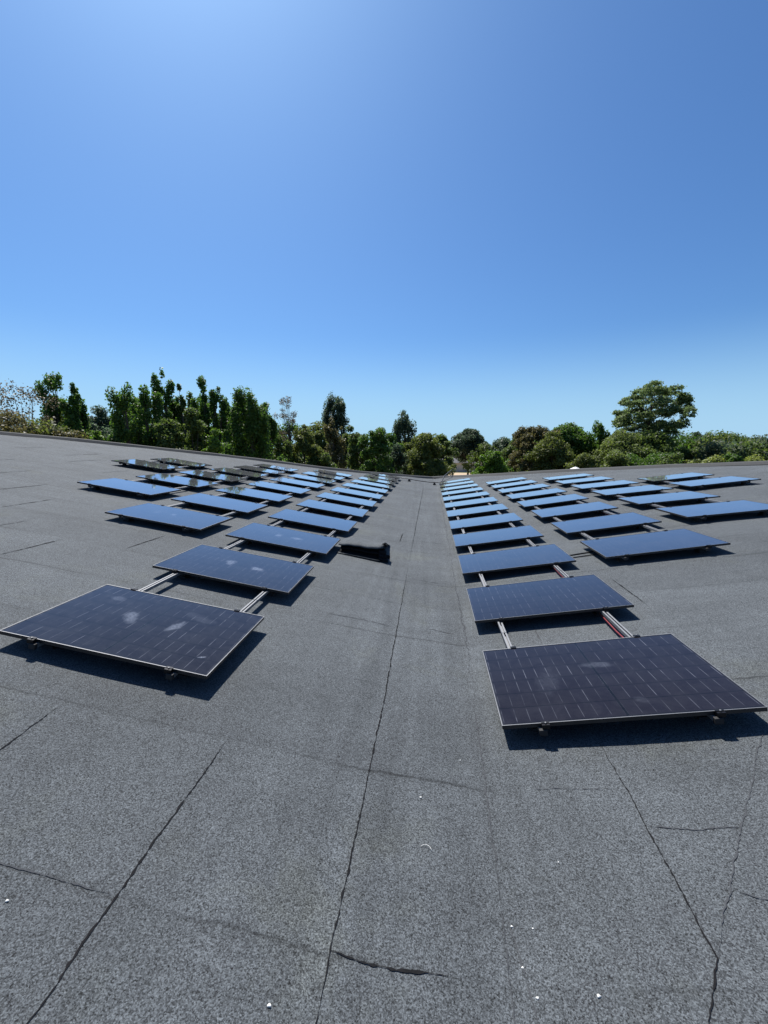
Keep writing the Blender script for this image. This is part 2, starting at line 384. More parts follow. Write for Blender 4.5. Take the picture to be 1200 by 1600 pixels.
# raised kerb round the roof edge
def loop_pts():
    P = list(FAR); near = list(reversed(NEAR))[1:]
    out = []
    full = P+near
    for (a, b), (c, d) in zip(full, full[1:]):
        n = max(1, int(abs(c-a)/.8))
        for k in range(n): out.append((a+(c-a)*k/n, b+(d-b)*k/n))
    return out
LP = loop_pts(); kb = MB(); wl = MB(); tr = MB()
cx, cy = -1, 12
def off_pt(i, d):
    a = LP[i-1]; b = LP[(i+1) % len(LP)]; dx, dy = b[0]-a[0], b[1]-a[1]; L = math.hypot(dx, dy)
    return LP[i][0]-dy/L*d, LP[i][1]+dx/L*d
n = len(LP)
sec = [(-.16, -.01), (-.07, .10), (0.0, .125), (.14, .125), (.16, .11), (.16, -.28), (.12, -.28)]
vs = []
for i in range(n):
    z = roof_z(LP[i][0])
    for d, h in sec:
        x, y = off_pt(i, d); vs.append((x, y, z+h*(1+.05*math.sin(i*2.1))))
k = len(sec); fs = [(i*k+j, i*k+j+1, ((i+1) % n)*k+j+1, ((i+1) % n)*k+j) for i in range(n) for j in range(k-1)]
kb.add(vs, fs); add_child(kb.build('roof_kerb', KERBFELT))
vs = []
for i in range(n):
    x, y = off_pt(i, .10); vs += [(x, y, -.1), (x, y, roof_z(LP[i][0])-.05)]
wl.add(vs, [(2*i, 2*i+1, 2*((i+1) % n)+1, 2*((i+1) % n)) for i in range(n)])
def brick_material():
    N = NT('brown_brick'); v = N.coord(); b = N.n('TexBrick'); b.inputs['Scale'].default_value = 4
    b.inputs['Color1'].default_value = (.22, .12, .08, 1); b.inputs['Color2'].default_value = (.28, .16, .1, 1); b.inputs['Mortar'].default_value = (.35, .33, .3, 1)
    mp = N.n('Mapping'); mp.inputs['Rotation'].default_value = (R(90), 0, 0); N.l(v, mp.inputs[0]); N.l(mp.outputs[0], b.inputs['Vector'])
    N.l(b.outputs['Color'], N.b.inputs['Base Color']); N.b.inputs['Roughness'].default_value = .85
    return N.mat
BRICK = brick_material()
add_child(wl.build('wall', BRICK))

# ---------------------------------------------------------------- solar panels
PW, PH = 1.722, 1.134
def make_panel():
    t = empty('solar_panel')
    fr = MB(); e = .011; hx, hy = PW/2, PH/2
    for (x0, x1, y0, y1) in ((-hx, hx, -hy, -hy+e), (-hx, hx, hy-e, hy), (-hx, -hx+e, -hy+e, hy-e), (hx-e, hx, -hy+e, hy-e)):
        fr.box(x0, x1, y0, y1, -.03, -.0012)
    # highlight along the frame corner, painted as a thin paler strip
    for (x0, x1, y0, y1) in ((-hx, hx, -hy, -hy+.004), (-hx, hx, hy-.007, hy), (-hx, -hx+.004, -hy+.004, hy-.007), (hx-.004, hx, -hy+.004, hy-.007)):
        fr.box(x0, x1, y0, y1, -.0012, 0, 1)
    fr.build('frame', [FRAME, EDGEGLINT], t)
    gl = MB(); gl.box(-hx+e, hx-e, -hy+e, hy-e, -.008, -.0028); g = gl.build('cell_glass', GLASS, t)
    bk = MB(); bk.box(-hx+e, hx-e, -hy+e, hy-e, -.0105, -.0085); bk.build('back_sheet', RUBBER, t)
    for sx in (-1, 1):
        for sy in (-1, 1):
            c = MB(); x = sx*.565; y0 = sy*hy
            c.box(x-.026, x+.026, min(y0+sy*.002, y0+sy*.03), max(y0+sy*.002, y0+sy*.03), -.031, .002)
            c.box(x-.026, x+.026, min(y0-sy*.009, y0+sy*.012), max(y0-sy*.009, y0+sy*.012), .0022, .0065)
            c.tube([(x, y0+sy*.014, .0066), (x, y0+sy*.014, .013)], .006, 6, 1)
            c.build('clamp', [BLACKMETAL, ALU], t)
    return t
ORD = ['first', 'second', 'third', 'fourth', 'fifth', 'sixth', 'seventh', 'eighth', 'ninth', 'tenth', 'eleventh', 'twelfth']
COLS = []
for side, spec in (('L', [('A', 2.528, 3.370, 12), ('B', 4.708, 7.149, 8), ('C', 6.902, 9.042, 6), ('D', 9.1465, 12.867, 2)]),
                   ('R', [('A', 1.411, 3.386, 12), ('B', 3.561, 7.074, 8), ('C', 5.734, 8.918, 6), ('D', 7.908, 12.672, 2)])):
    for c, s, y, nrow in spec: COLS.append((side, c, s, y, nrow, 1.8717 if side == 'L' else 1.8542))
CN = {'A': 'the column nearest the valley', 'B': 'the second column', 'C': 'the third column', 'D': 'the outermost short column'}
SIDE = {'L': 'left', 'R': 'right'}
LOOK = {('L', 'A', 0): 'black solar panel with pale hand smudges, nearest of all on the left slope',
        ('R', 'A', 0): 'big near black solar panel on the right slope, largest on that side',
        ('L', 'A', 1): 'smudged dark solar panel just behind the nearest one on the left slope',
        ('L', 'D', 0): 'solar panel mirroring trees, nearer of the outermost two on the left slope',
        ('L', 'D', 1): 'solar panel mirroring trees, farther of the outermost two on the left slope',
        ('R', 'D', 0): 'blue reflecting solar panel, nearer of the outermost two on the right slope',
        ('R', 'D', 1): 'blue reflecting solar panel, farther of the outermost two on the right slope'}
proto = make_panel(); first = True; SMUDGED = []
def copy_tree(o, parent=None):
    c = o.copy(); col.objects.link(c); c.parent = parent
    for ch in [x for x in bpy.data.objects if x.parent == o]: copy_tree(ch, c)
    return c
protokids = [x for x in bpy.data.objects if x.parent == proto]
rnd = random.Random(11)
for side, c, s, y0, nrow, pitch in COLS:
    sg = -1 if side == 'L' else 1
    x, z, a = prof(side, s)
    a = SL[side][1]['ABCD'.index(c)]
    for i in range(nrow):
        if first: t = proto; kids = protokids; first = False
        else:
            t = proto.copy(); col.objects.link(t); kids = []
            for ch in protokids:
                k2 = ch.copy(); col.objects.link(k2); k2.parent = t; kids.append(k2)
        t.location = (x, y0+pitch*i, CAMH+z)
        tilt = .0048 if side == 'L' else -.001
        t.rotation_euler = (tilt+rnd.uniform(-.0012, .0012), -sg*a+rnd.uniform(-.001, .001), rnd.uniform(-.0015, .0015))
        if (side, c, i) in LOOK: lab = LOOK[(side, c, i)]
        elif i == nrow-1: lab = 'solar panel at the far end of %s on the %s slope' % (CN[c], SIDE[side])
        elif i == 0: lab = 'solar panel at the near end of %s on the %s slope' % (CN[c], SIDE[side])
        else: lab = 'solar panel, %s from the near end of %s, %s slope' % (ORD[i], CN[c], SIDE[side])
        tag(t, lab, 'solar panel', 'solar panels laid in columns on the roof')
        if (side, c, i) in GLASS_S: SMUDGED.append((kids, GLASS_S[(side, c, i)]))
    # two rails under the column
    for which in (-1, 1):
        sr = s+sg*0+which*.565
        xr, zr = x+sg*which*.565*math.cos(a), z+which*.565*math.sin(a)
        ry0 = y0-PH/2-.035; ry1 = y0+pitch*(nrow-1)+PH/2+.05
        r = empty('mounting_rail', (xr, ry0, CAMH+zr-LIFT)); r.rotation_euler = (0, -sg*a, 0)
        L = ry1-ry0; pr = MB(); top = LIFT-.034
        # slotted aluminium channel: floor, two webs, two lips with a slot between
        for (xa, xb, za, zb) in ((-.024, .024, top-.036, top-.033), (-.024, -.021, top-.033, top-.003), (.021, .024, top-.033, top-.003), (-.024, -.007, top-.003, top), (.007, .024, top-.003, top)):
            pr.box(xa, xb, 0, L, za, zb)
        pr.build('rail_profile', ALU, r)
        for q0, q1 in ((-.006, .022), (L-.022, L+.006)):
            e = MB(); e.box(-.027, .027, q0, q1, top-.040, top+.003); e.build('end_cap', RUBBER, r, bevel=.003)
        for i in range(nrow):
            for yy in (y0+pitch*i-PH/2+.17, y0+pitch*i+PH/2-.17):
                f = MB(); q = yy-ry0
                f.box(-.05, .05, q-.07, q+.07, .004, .028); f.box(-.032, .032, q-.05, q+.05, .028, top-.0365)
                f.build('rubber_foot', RUBBER, r)
        for i in range(nrow-1):                       # joints of the rail lengths show as black bands
            if (i+(which > 0)) % 2 == 0:
                j = MB(); q = y0+pitch*(i+.5)-ry0+.05
                j.box(-.0255, .0255, q-.004, q+.004, top-.034, top+.0012); j.build('joint_band', BLACKMETAL, r)
        inner = 'valley side' if which == -1 else 'outer side'
        tag(r, 'aluminium rail on the %s of %s, %s slope' % (inner, CN[c], SIDE[side]), 'mounting rail', 'aluminium rails under the panels')

for kids, gm in SMUDGED:
    for k2 in kids:
        if k2.name.startswith('cell_glass'):
            k2.data = k2.data.copy(); k2.data.materials[0] = gm
# cables -------------------------------------------------------------
def surf(x, y, h=0): return (x, y, roof_z(x)+und(x, y)+h)
def cable(name, pts, r, mat, label, cat, n=8, grp=None):
    P = []
    for i in range(len(pts)-1):
        for k in range(n):
            t = k/n; P.append(tuple(pts[i][j]+(pts[i+1][j]-pts[i][j])*t for j in range(3)))
    P.append(pts[-1]); b = MB(); b.tube(P, r, 8); o = b.build(name, mat, smooth=True); return tag(o, label, cat, grp)
xr = 1.411+.565
def beside(x, y, h): return surf(x, y, h)
cable('red_cable', [beside(1.925, 3.9, .05), beside(1.922, 4.3, .045), beside(1.925, 4.75, .06)], .008, REDCABLE, 'red cable tied along the outer rail behind the biggest right panel', 'cable')
cable('black_cable', [beside(1.94, 3.9, .035), beside(1.938, 4.4, .03), beside(1.94, 4.75, .045)], .007, CABLE, 'black cable beside the red one behind the biggest right panel', 'cable')
cable('red_cable', [beside(1.925, 5.85, .055), beside(1.922, 6.2, .05), beside(1.925, 6.6, .06)], .008, REDCABLE, 'red cable in the second gap of the right inner column', 'cable')
cable('red_cable', [beside(4.065, 9.6, .055), beside(4.062, 10.0, .05), beside(4.065, 10.3, .06)], .009, REDCABLE, 'red cable in the second gap of the second column, right slope', 'cable')
cable('red_cable', [beside(4.065, 11.45, .055), beside(4.062, 11.8, .05), beside(4.065, 12.2, .06)], .009, REDCABLE, 'red cable in the third gap of the second column, right slope', 'cable')
cable('black_cable', [surf(1.9, 7.12, .05), surf(2.2, 7.22, .012), surf(2.6, 7.28, .012), surf(3.1, 7.3, .03)], .011, CABLE, 'farther of two black cables crossing between the first two right columns', 'cable', 8, 'cables crossing between the right columns')
cable('black_cable', [surf(1.9, 7.0, .05), surf(2.2, 7.08, .012), surf(2.6, 7.12, .012), surf(3.1, 7.12, .03)], .009, CABLE, 'nearer of two black cables crossing between the first two right columns', 'cable', 8, 'cables crossing between the right columns')
# conduit crossing the valley between the last panels
ct = empty('cable_conduit', surf(-.3, 24.4, 0)); bx = MB()
P = [surf(x, 24.45-.03*x, .13) for x in (-1.75, -1.2, -.6, 0, .5, 1.0)]
P = [Vector(p)-ct.location for p in P]; bx.tube(P, .022, 8); bx.build('conduit_tube', CABLE, ct, True)
for x in (-1.15, .30):
    f = MB(); p = Vector(surf(x, 24.45, 0))-ct.location
    f.box(p.x-.08, p.x+.08, p.y-.09, p.y+.09, p.z+.0, p.z+.07); f.box(p.x-.05, p.x+.05, p.y-.06, p.y+.06, p.z+.07, p.z+.125); f.build('support_block', RUBBER, ct, bevel=.008)
tag(ct, 'thin black conduit on two blocks crossing the valley at the far end of the panels', 'conduit')
cable('bent_cable', [surf(.75, 26.0, .03), surf(.95, 27.2, .25), surf(1.25, 28.2, .38), surf(1.5, 28.95, .45), surf(1.62, 29.3, .1), (1.66, 29.4, 3.2)], .035, CABLE, 'dark bent cable rising over the roof edge behind the right inner column', 'cable')

# the loose folded sheet of felt --------------------------------------
def felt_fold():
    t = empty('folded_felt_sheet', surf(-1.15, 7.7, 0))
    o = t.location; th = .006
    r = random.Random(3)
    def sheet(prof_pts, xa, xb, name, matr, n=14, skew=0., endlift=0.):
        b = MB(); vs = []; k = len(prof_pts)
        for i in range(n+1):
            u = i/n; x = xa+(xb-xa)*u
            for (y, h) in prof_pts:
                yy = y+skew*u; hh = h*(1.55+.95*u)
                if endlift and u > .8: hh += endlift*((u-.8)/.2)**2*min(1, h*8)
                wob = .006*math.sin(9*u+y*5)+.004*math.sin(23*u+3*y)
                vs.append(Vector(surf(x, yy, hh+wob*(1 if h > .03 else .2)))-o)
        fs = [(i*k+j, (i+1)*k+j, (i+1)*k+j+1, i*k+j+1) for i in range(n) for j in range(k-1)]
        b.add(vs, fs); ob = b.build(name, matr, t, True)
        so2 = ob.modifiers.new('thickness', 'SOLIDIFY'); so2.thickness = th; so2.offset = 1
        so2.material_offset = 1; so2.material_offset_rim = 0
        return ob
    # upper flap lies back on the roof, front edge lifted, higher towards the valley
    top = [(8.60, .006), (8.35, .024), (8.1, .050), (7.85, .078), (7.6, .098), (7.42, .106), (7.34, .104), (7.30, .096), (7.29, .085)]
    o1 = sheet(top, -1.60, -.78, 'upper_flap', [FELT, FELT], skew=-.10, endlift=.04)
    front = [(7.32, .090), (7.40, .080), (7.44, .055), (7.40, .030), (7.34, .014), (7.27, .008)]
    sheet(front, -1.59, -.76, 'folded_front', [BITUMEN, BITUMEN], skew=-.10)
    mid_ = [(7.33, .060), (7.30, .050), (7.33, .036), (7.42, .030)]
    sheet(mid_, -1.57, -.75, 'inner_fold', [BITUMEN, BITUMEN], skew=-.09)
    lip = [(7.25, .008), (7.215, .006), (7.19, .008), (7.175, .014)]
    sheet(lip, -1.62, -.84, 'curled_lip', [FELT, FELT], skew=-.08)
    # rolled layers seen at the valley-side end
    for k2, (rr, yy, hh) in enumerate(((.050, 7.34, .150), (.042, 7.30, .090), (.034, 7.26, .040), (.04, 7.42, .07))):
        b = MB(); pts = []; seg = 20
        for i in range(seg+1):
            an = i/seg*2*math.pi*1.25; q = rr*(1-.45*i/seg); pts.append((yy-.10+math.cos(an)*q, hh+math.sin(an)*q*.9))
        vs = []
        for x in (-.86, -.79, -.735+.02*k2):
            for (y, h) in pts: vs.append(Vector(surf(x, y+(x+.86)*-.2, max(h, .008)))-o)
        m = len(pts); fs = [(i*m+j, (i+1)*m+j, (i+1)*m+j+1, i*m+j+1) for i in range(2) for j in range(m-1)]
        b.add(vs, fs); ob = b.build('rolled_end', BITUMEN, t, True)
        s2 = ob.modifiers.new('thickness', 'SOLIDIFY'); s2.thickness = .005
    b = MB()   # upturned torn corner
    c = [(-.90, 7.26, .18), (-.84, 7.24, .23), (-.80, 7.25, .31), (-.755, 7.22, .33), (-.735, 7.18, .29)]
    vs = []
    for (x, y, h) in c:
        vs.append(Vector(surf(x, y, h))-o); vs.append(Vector(surf(x+.01, y+.22, h-.06))-o)
    b.add(vs, [(2*i, 2*i+2, 2*i+3, 2*i+1) for i in range(4)]); ob = b.build('torn_corner', [BITUMEN], t, True)
    s2 = ob.modifiers.new('thickness', 'SOLIDIFY'); s2.thickness = .006
    tag(t, 'loose folded piece of roofing felt with a torn upturned corner beside the third left panel', 'roofing felt')
felt_fold()

# pebbles and scraps ----------------------------------------------------
PB = [(-.02, 2.275, .010, 'pale pebble on the valley strip just right of the long seam, midway down the photo'),
      (.242, 2.638, .007, 'small pale speck right of the long seam, farthest of the loose pebbles'),
      (.677, 1.399, .011, 'white pebble at the lower right, brightest of the loose stones'),
      (.40, 1.643, .008, 'pale pebble at the foot of the faint seam right of the valley'),
      (.489, 1.634, .006, 'tiny pale pebble just right of the one at the foot of the faint seam'),
      (.415, 1.49, .008, 'mossy pale pebble below the foot of the faint seam'),
      (.45, 1.392, .009, 'grey green pebble left of the white pebble at the lower right'),
      (.682, 1.931, .006, 'tiny white pebble between the faint seam and the right crack'),
      (-.552, 1.207, .011, 'white pebble at the bottom left of the long seam'),
      (-1.70, 1.305, .010, 'white pebble at the far left edge below the first left panel')]
rnd = random.Random(8)
for (x, y, r_, lab) in PB:
    r_ *= .72
    b = MB(); vs = []; fs = []
    for i in range(6):
        th = math.pi*i/5
        for k in range(8):
            ph = 2*math.pi*k/8; q = r_*(1+.18*math.sin(3*ph+x*40)+rnd.uniform(-.06, .06))
            vs.append((math.sin(th)*math.cos(ph)*q, math.sin(th)*math.sin(ph)*q*.75, math.cos(th)*q*.55))
    for i in range(5):
        for k in range(8): fs.append((i*8+k, (i+1)*8+k, (i+1)*8+(k+1) % 8, i*8+(k+1) % 8))
    b.add(vs, fs); o = b.build('pebble', PEBBLE, smooth=True); o.location = surf(x, y, r_*.45); tag(o, lab, 'pebble', 'loose pebbles on the felt')
cu = MB(); P = []
for i in range(13):
    an = .3+i/12*2.0; P.append((.035*math.cos(an), .035*math.sin(an), .003+.004*math.sin(i/12*math.pi)))
cu.tube(P, .0011, 5); o = cu.build('curled_scrap', PEBBLE, smooth=True); o.location = surf(.01, 1.93, .004)
tag(o, 'thin white curled scrap lying on the valley strip', 'scrap')

# ---------------------------------------------------------------- ground
def ground_material():
    N = NT('dry_ground'); v = N.coord()
    f = N.noise(v, .05, 6, .6); g = N.noise(v, .6, 5, .6)
    c = N.mix(N.ramp(f, .42, .58), (.16, .13, .08), (.06, .085, .025)); c = N.mix(N.math('MULTIPLY', g, .5), c, (.10, .11, .04))
    N.l(c, N.b.inputs['Base Color']); N.b.inputs['Roughness'].default_value = .95
    return N.mat
GROUND = ground_material()
b = MB(); b.add([(-1500, -1500, 0), (1500, -1500, 0), (1500, 1500, 0), (-1500, 1500, 0)], [(0, 1, 2, 3)])
tag(b.build('ground', GROUND), kind='structure')
SAND = flat_mat('sandy_path', (.42, .32, .22), .95, 0, .2, 1)
p0 = at(722, 736, 95); b = MB()
b.add([(p0.x-22, 84, .006), (p0.x+22, 82, .006), (p0.x+26, 102, .006), (p0.x-26, 104, .006)], [(0, 1, 2, 3)])
tag(b.build('path', SAND), kind='structure')

# ---------------------------------------------------------------- houses beyond
WALLW = flat_mat('pale_render', (.66, .62, .56), .8, 0, .06, 2)
ROOFD = flat_mat('dark_tiles', (.045, .045, .05), .8, 0, .3, 5)
ROOFR = flat_mat('red_tiles', (.22, .09, .06), .8, 0, .3, 5)
WINM = NT('window_glass'); WINM.b.inputs['Base Color'].default_value = (.03, .035, .04, 1); WINM.b.inputs['Roughness'].default_value = .1; WINM = WINM.mat
TRIM = flat_mat('white_trim', (.75, .75, .74), .5, 0, .04, 3)
def house(px, dist, wd, dp, eh, rh, label, wallm, roofm, yaw=0):
    p = at(px, 700, dist); t = empty('house', (p.x, p.y, 0)); t.rotation_euler = (0, 0, yaw)
    b = MB(); b.box(-wd/2, wd/2, -dp/2, dp/2, 0, eh)
    b.add([(-wd/2, -dp/2, eh), (-wd/2, dp/2, eh), (-wd/2, 0, eh+rh*.95), (wd/2, -dp/2, eh), (wd/2, dp/2, eh), (wd/2, 0, eh+rh*.95)], [(0, 2, 1), (3, 4, 5)])
    b.build('wall', wallm, t)
    r = MB(); e = .4; k = rh/(dp/2); y1 = dp/2+e; z1 = eh-k*e
    for s in (-1, 1):
        r.add([(-wd/2-e, s*y1, z1), (wd/2+e, s*y1, z1), (wd/2+e, 0, eh+rh), (-wd/2-e, 0, eh+rh), (-wd/2-e, s*y1, z1+.16), (wd/2+e, s*y1, z1+.16), (wd/2+e, 0, eh+rh+.16), (-wd/2-e, 0, eh+rh+.16)],
              [(0, 1, 2, 3), (4, 5, 6, 7), (0, 1, 5, 4), (0, 3, 7, 4), (1, 2, 6, 5)])
    ro = r.build('roof', roofm, t)
    c = MB(); c.box(wd*.2, wd*.2+.7, -.35, .35, eh+rh*.6, eh+rh+1); c.build('chimney', BRICK, ro)
    g = MB(); g.box(-wd/2-e, wd/2+e, -y1-.12, -y1-.01, z1, z1+.14); g.build('gutter', TRIM, ro)
    nwin = max(2, int(wd/3))
    for i in range(nwin):
        x = -wd/2+wd*(i+.5)/nwin
        fr = MB(); fr.box(x-.65, x+.65, -dp/2-.05, -dp/2-.003, .9, 2.3); f = fr.build('window', TRIM, t)
        pn = MB(); pn.box(x-.55, x+.55, -dp/2-.07, -dp/2-.052, 1.0, 2.2); pn.build('pane', WINM, f)
    tag(t, label, 'house')
house(166, 95, 6, 6, 8.3, 1.6, 'low house with dark roof glimpsed between the left trees', WALLW, ROOFD, .2)
house(728, 112, 15, 8, 2.3, .9, 'pale house glimpsed under the trees behind the far right of the valley', WALLW, ROOFD, -.1)
house(572, 75, 9, 7, 4.3, 1.8, 'pale grey house hidden behind the dark trees left of the valley end', WALLW, ROOFD, .1)
# white tent top just beyond the right edge
p = at(899, 730, 27); t = empty('white_pavilion', (p.x, p.y, 0)); b = MB(); r_ = .75; zt = p.z
n8 = 8; vs = [(r_*math.cos(2*math.pi*k/n8), r_*math.sin(2*math.pi*k/n8), zt-.35) for k in range(n8)]+[(.25*math.cos(2*math.pi*k/n8), .25*math.sin(2*math.pi*k/n8), zt-.07) for k in range(n8)]+[(0, 0, zt+.03)]
b.add(vs, [(k, (k+1) % n8, n8+(k+1) % n8, n8+k) for k in range(n8)]+[(n8+k, n8+(k+1) % n8, 2*n8) for k in range(n8)])
b.build('canopy', TRIM, t)
for k in range(4):
    q = MB(); a_ = math.pi/4+k*math.pi/2; q.tube([(r_*.9*math.cos(a_), r_*.9*math.sin(a_), 0), (r_*.9*math.cos(a_), r_*.9*math.sin(a_), zt-.33)], .03, 6); q.build('post', ALU, t)
tag(t, 'white peaked canopy top poking up behind the right roof edge', 'canopy')

# ---------------------------------------------------------------- trees
def leaf_material(name, c, c2, trans=.45):
    c = tuple(x*1.25 for x in c); c2 = tuple(x*1.25 for x in c2)
    N = NT(name); geo = N.n('NewGeometry'); v = N.coord()
    rpi = geo.outputs['Random Per Island']
    f = N.math('ADD', N.math('MULTIPLY', rpi, .6), N.math('MULTIPLY', N.noise(v, .8, 3), .5), True)
    cc = N.mix(f, c, c2)
    N.l(cc, N.b.inputs['Base Color']); N.b.inputs['Roughness'].default_value = .55
    N.b.inputs['Specular IOR Level'].default_value = .3
    tr = N.n('BsdfTranslucent'); hs = N.n('HueSaturation'); hs.inputs['Value'].default_value = 1.65; hs.inputs['Saturation'].default_value = 1.15
    N.l(cc, hs.inputs['Color']); N.l(hs.outputs[0], tr.inputs['Color'])
    mx = N.n('MixShader'); mx.inputs[0].default_value = trans
    N.l(N.b.outputs[0], mx.inputs[1]); N.l(tr.outputs[0], mx.inputs[2]); N.l(mx.outputs[0], N.out.inputs['Surface'])
    return N.mat
LM = {'dark': leaf_material('leaf_dark_green', (.032, .062, .015), (.08, .135, .030)),
      'mid': leaf_material('leaf_mid_green', (.04, .065, .018), (.09, .12, .035)),
      'fresh': leaf_material('leaf_fresh_green', (.045, .09, .015), (.10, .16, .03), .42),
      'olive': leaf_material('leaf_olive', (.050, .066, .019), (.10, .118, .034)),
      'rust': leaf_material('leaf_rusty', (.056, .054, .022), (.105, .095, .04), .35),
      'tan': leaf_material('leaf_dry_tan', (.075, .06, .036), (.13, .105, .065), .2),
      'blue': leaf_material('leaf_blue_green', (.032, .050, .030), (.07, .095, .055)),
      'pale': leaf_material('leaf_pale_green', (.06, .085, .026), (.115, .14, .045)),
      'mid2': leaf_material('leaf_layered_green', (.062, .092, .036), (.125, .16, .068), .5),
      'lime': leaf_material('leaf_yellow_green', (.10, .13, .03), (.20, .22, .07), .4)}
BARK = flat_mat('bark', (.07, .055, .042), .9, 0, .35, 6)
def shape_r(kind, t):
    if kind == 'round': return np.sqrt(np.clip(1-(2*t-.9)**2/1.21, .02, 1))
    if kind == 'column': return np.clip(np.minimum(.85+.9*t, 1)*np.minimum(1, (1.03-t)*4.5)**.6, .05, 1)
    if kind == 'spire': return np.clip((.65+.6*np.sin(np.pi*np.clip(t*1.1, 0, 1)))*(1.02-t)**.55, .06, 1.1)
    if kind == 'dome': return np.sqrt(np.clip(1-t**2.4, .02, 1))
    if kind == 'wide': return np.clip(.35+1.5*t, 0, 1)*np.sqrt(np.clip(1.02-t**4, 0, 1))
    return np.ones_like(t)
def quads_obj(name, C, nrm, size, elong, mat, parent, rs):
    n = len(C)
    a = rs.normal(size=(n, 3)); u = np.cross(nrm, a); u /= np.linalg.norm(u, axis=1)[:, None]+1e-9; w_ = np.cross(nrm, u)
    sz = size*rs.uniform(.6, 1.35, n)[:, None]; bend = nrm*sz*.18
    V = np.stack([C-u*sz*elong, C-w_*sz*.5+bend, C+u*sz*elong, C+w_*sz*.5+bend], 1).reshape(-1, 3).astype(np.float32)
    me = bpy.data.meshes.new(name); me.vertices.add(4*n); me.vertices.foreach_set('co', V.ravel())
    me.loops.add(4*n); me.loops.foreach_set('vertex_index', np.arange(4*n, dtype=np.int32))
    me.polygons.add(n); me.polygons.foreach_set('loop_start', np.arange(0, 4*n, 4, dtype=np.int32)); me.polygons.foreach_set('loop_total', np.full(n, 4, dtype=np.int32))
    me.materials.append(mat); me.update(calc_edges=True); me.validate()
    o = bpy.data.objects.new(name, me); col.objects.link(o); o.parent = parent; return o
TREECOUNT = [0]
def tree(px, ytop, hw, dist, kind, leaf, label, base=.25, clumps=60, leaves=9000, size=None, sparse=0, name='broadleaf_tree', cat='tree', grp='trees beyond the roof', rc=.24, seed=None, twigs=.35, up_bias=.35, lobes=.22, shellmin=.45, depth=1.0, clump_flat=.8):
    if grp != 'far belt of trees':
        dist *= 1.1 if px < 430 else (1.4 if px < 690 else 1.7)
    TREECOUNT[0] += 1; rs = np.random.RandomState(seed or 100+TREECOUNT[0]*7)
    top = at(px, ytop, dist); H = max(top.z, 1.2); d = ray(px, 700); RR = hw/FPX*dist*math.sqrt(1+((px-600)/FPX)**2)*.98
    t = empty(name, (top.x, top.y, 0)); zb = H*base; hc = H-zb
    ph = rs.uniform(0, 6.28, 4)
    n = clumps; tt = rs.beta(1.35, 1.1, n) if kind != 'dome' else rs.uniform(0, 1, n)**.8; an = rs.uniform(0, 2*np.pi, n)
    lob = 1+lobes*np.sin(2*an+ph[0]+3*tt)+lobes*.7*np.sin(3*an+ph[1]+7*tt)
    rad = RR*shape_r(kind, tt)*lob*(shellmin+(1-shellmin)*np.sqrt(rs.uniform(0, 1, n)))*(1-rc*.55)
    C = np.stack([np.cos(an)*rad, np.sin(an)*rad*depth, zb+tt*hc*(1-.10)], 1)
    if kind in ('round', 'dome', 'wide'): C[:, 2] += rs.normal(0, .03*hc, n)
    crad = RR*rc*rs.uniform(.55, 1.4, n)
    if kind in ('column', 'spire') and name != 'poplar_tree':   # several upright leaders, each its own leafy column
        nl = 3 if hw < 22 else (4 if hw < 32 else 6)
        la = rs.uniform(0, 2*np.pi)+np.arange(nl)*2.4; lr = RR*.50*np.sqrt((np.arange(nl)+.15)/nl); lh = 1-.22*(np.arange(nl)/nl)*rs.uniform(.5, 1.3, nl); lw_ = RR*rs.uniform(.62, .92, nl)*(1.25 if nl == 3 else 1)
        who = rs.randint(0, nl, n); t2 = rs.uniform(0, 1, n)**.9
        taper = np.clip((1.04-t2)*1.5, .14, 1)*(.75+.35*np.sin(t2*9+who*2.1))
        a2 = rs.uniform(0, 2*np.pi, n); r2 = lw_[who]*taper*np.sqrt(rs.uniform(.05, 1, n))
        spread = .45+.65*t2
        C = np.stack([np.cos(la[who])*lr[who]*spread+np.cos(a2)*r2, np.sin(la[who])*lr[who]*spread+np.sin(a2)*r2, zb+hc*lh[who]*t2*.97], 1)
        low = t2 < .66; C[low, :2] *= 1.35
        crad = RR*rs.uniform(.12, .27, n)*(1.15-.40*t2)
    elif kind in ('column', 'spire'):            # upright leading shoots that break the outline of the top
        k5 = max(5, int(n*.22)); a5 = rs.uniform(0, 2*np.pi, k5); q5 = RR*rs.uniform(.05, .85, k5)
        h5 = zb+hc*(1-.38*(q5/RR)**1.5)*rs.uniform(.80, 1.0, k5)
        C[:k5] = np.stack([np.cos(a5)*q5, np.sin(a5)*q5, h5], 1); crad[:k5] = RR*rs.uniform(.10, .19, k5)
    C[:, 2] = np.minimum(C[:, 2], H-crad*.75)
    topz = (C[:, 2]+crad*(1.2 if kind in ('column', 'spire') else clump_flat)).max(); C[:, 2] = zb+(C[:, 2]-zb)*(1+(H-topz)/max(C[:, 2].max()-zb, .5))
    if size is None: leaves = int(leaves*2.1)
    if kind in ('dome', 'round'):               # irregular outline: bumps, dents and a few boughs that stick out
        C[:, 2] = zb+(C[:, 2]-zb)*(1-.10*(1+np.sin(C[:, 0]*2.6/RR*1.7+ph[2]))*.5-.07*rs.uniform(0, 1, n)*(rs.uniform(0, 1, n) > .5))
        st = rs.uniform(0, 1, n) > .88; C[st, :2] *= 1.15; crad[st] *= .6
    # leaves
    wts = crad**2; wts /= wts.sum(); idx = rs.choice(n, leaves, p=wts)
    D = rs.normal(size=(leaves, 3)); D /= np.linalg.norm(D, axis=1)[:, None]
    rr = crad[idx]*(rs.uniform(0, 1, leaves)**.42)*rs.choice([1, 1, 1, 1.15], leaves)
    vert = rs.uniform(1.1, 2.6, n)[idx][:, None]**np.array([0, 0, 1]) if kind in ('column', 'spire') else np.array([1, 1, clump_flat])
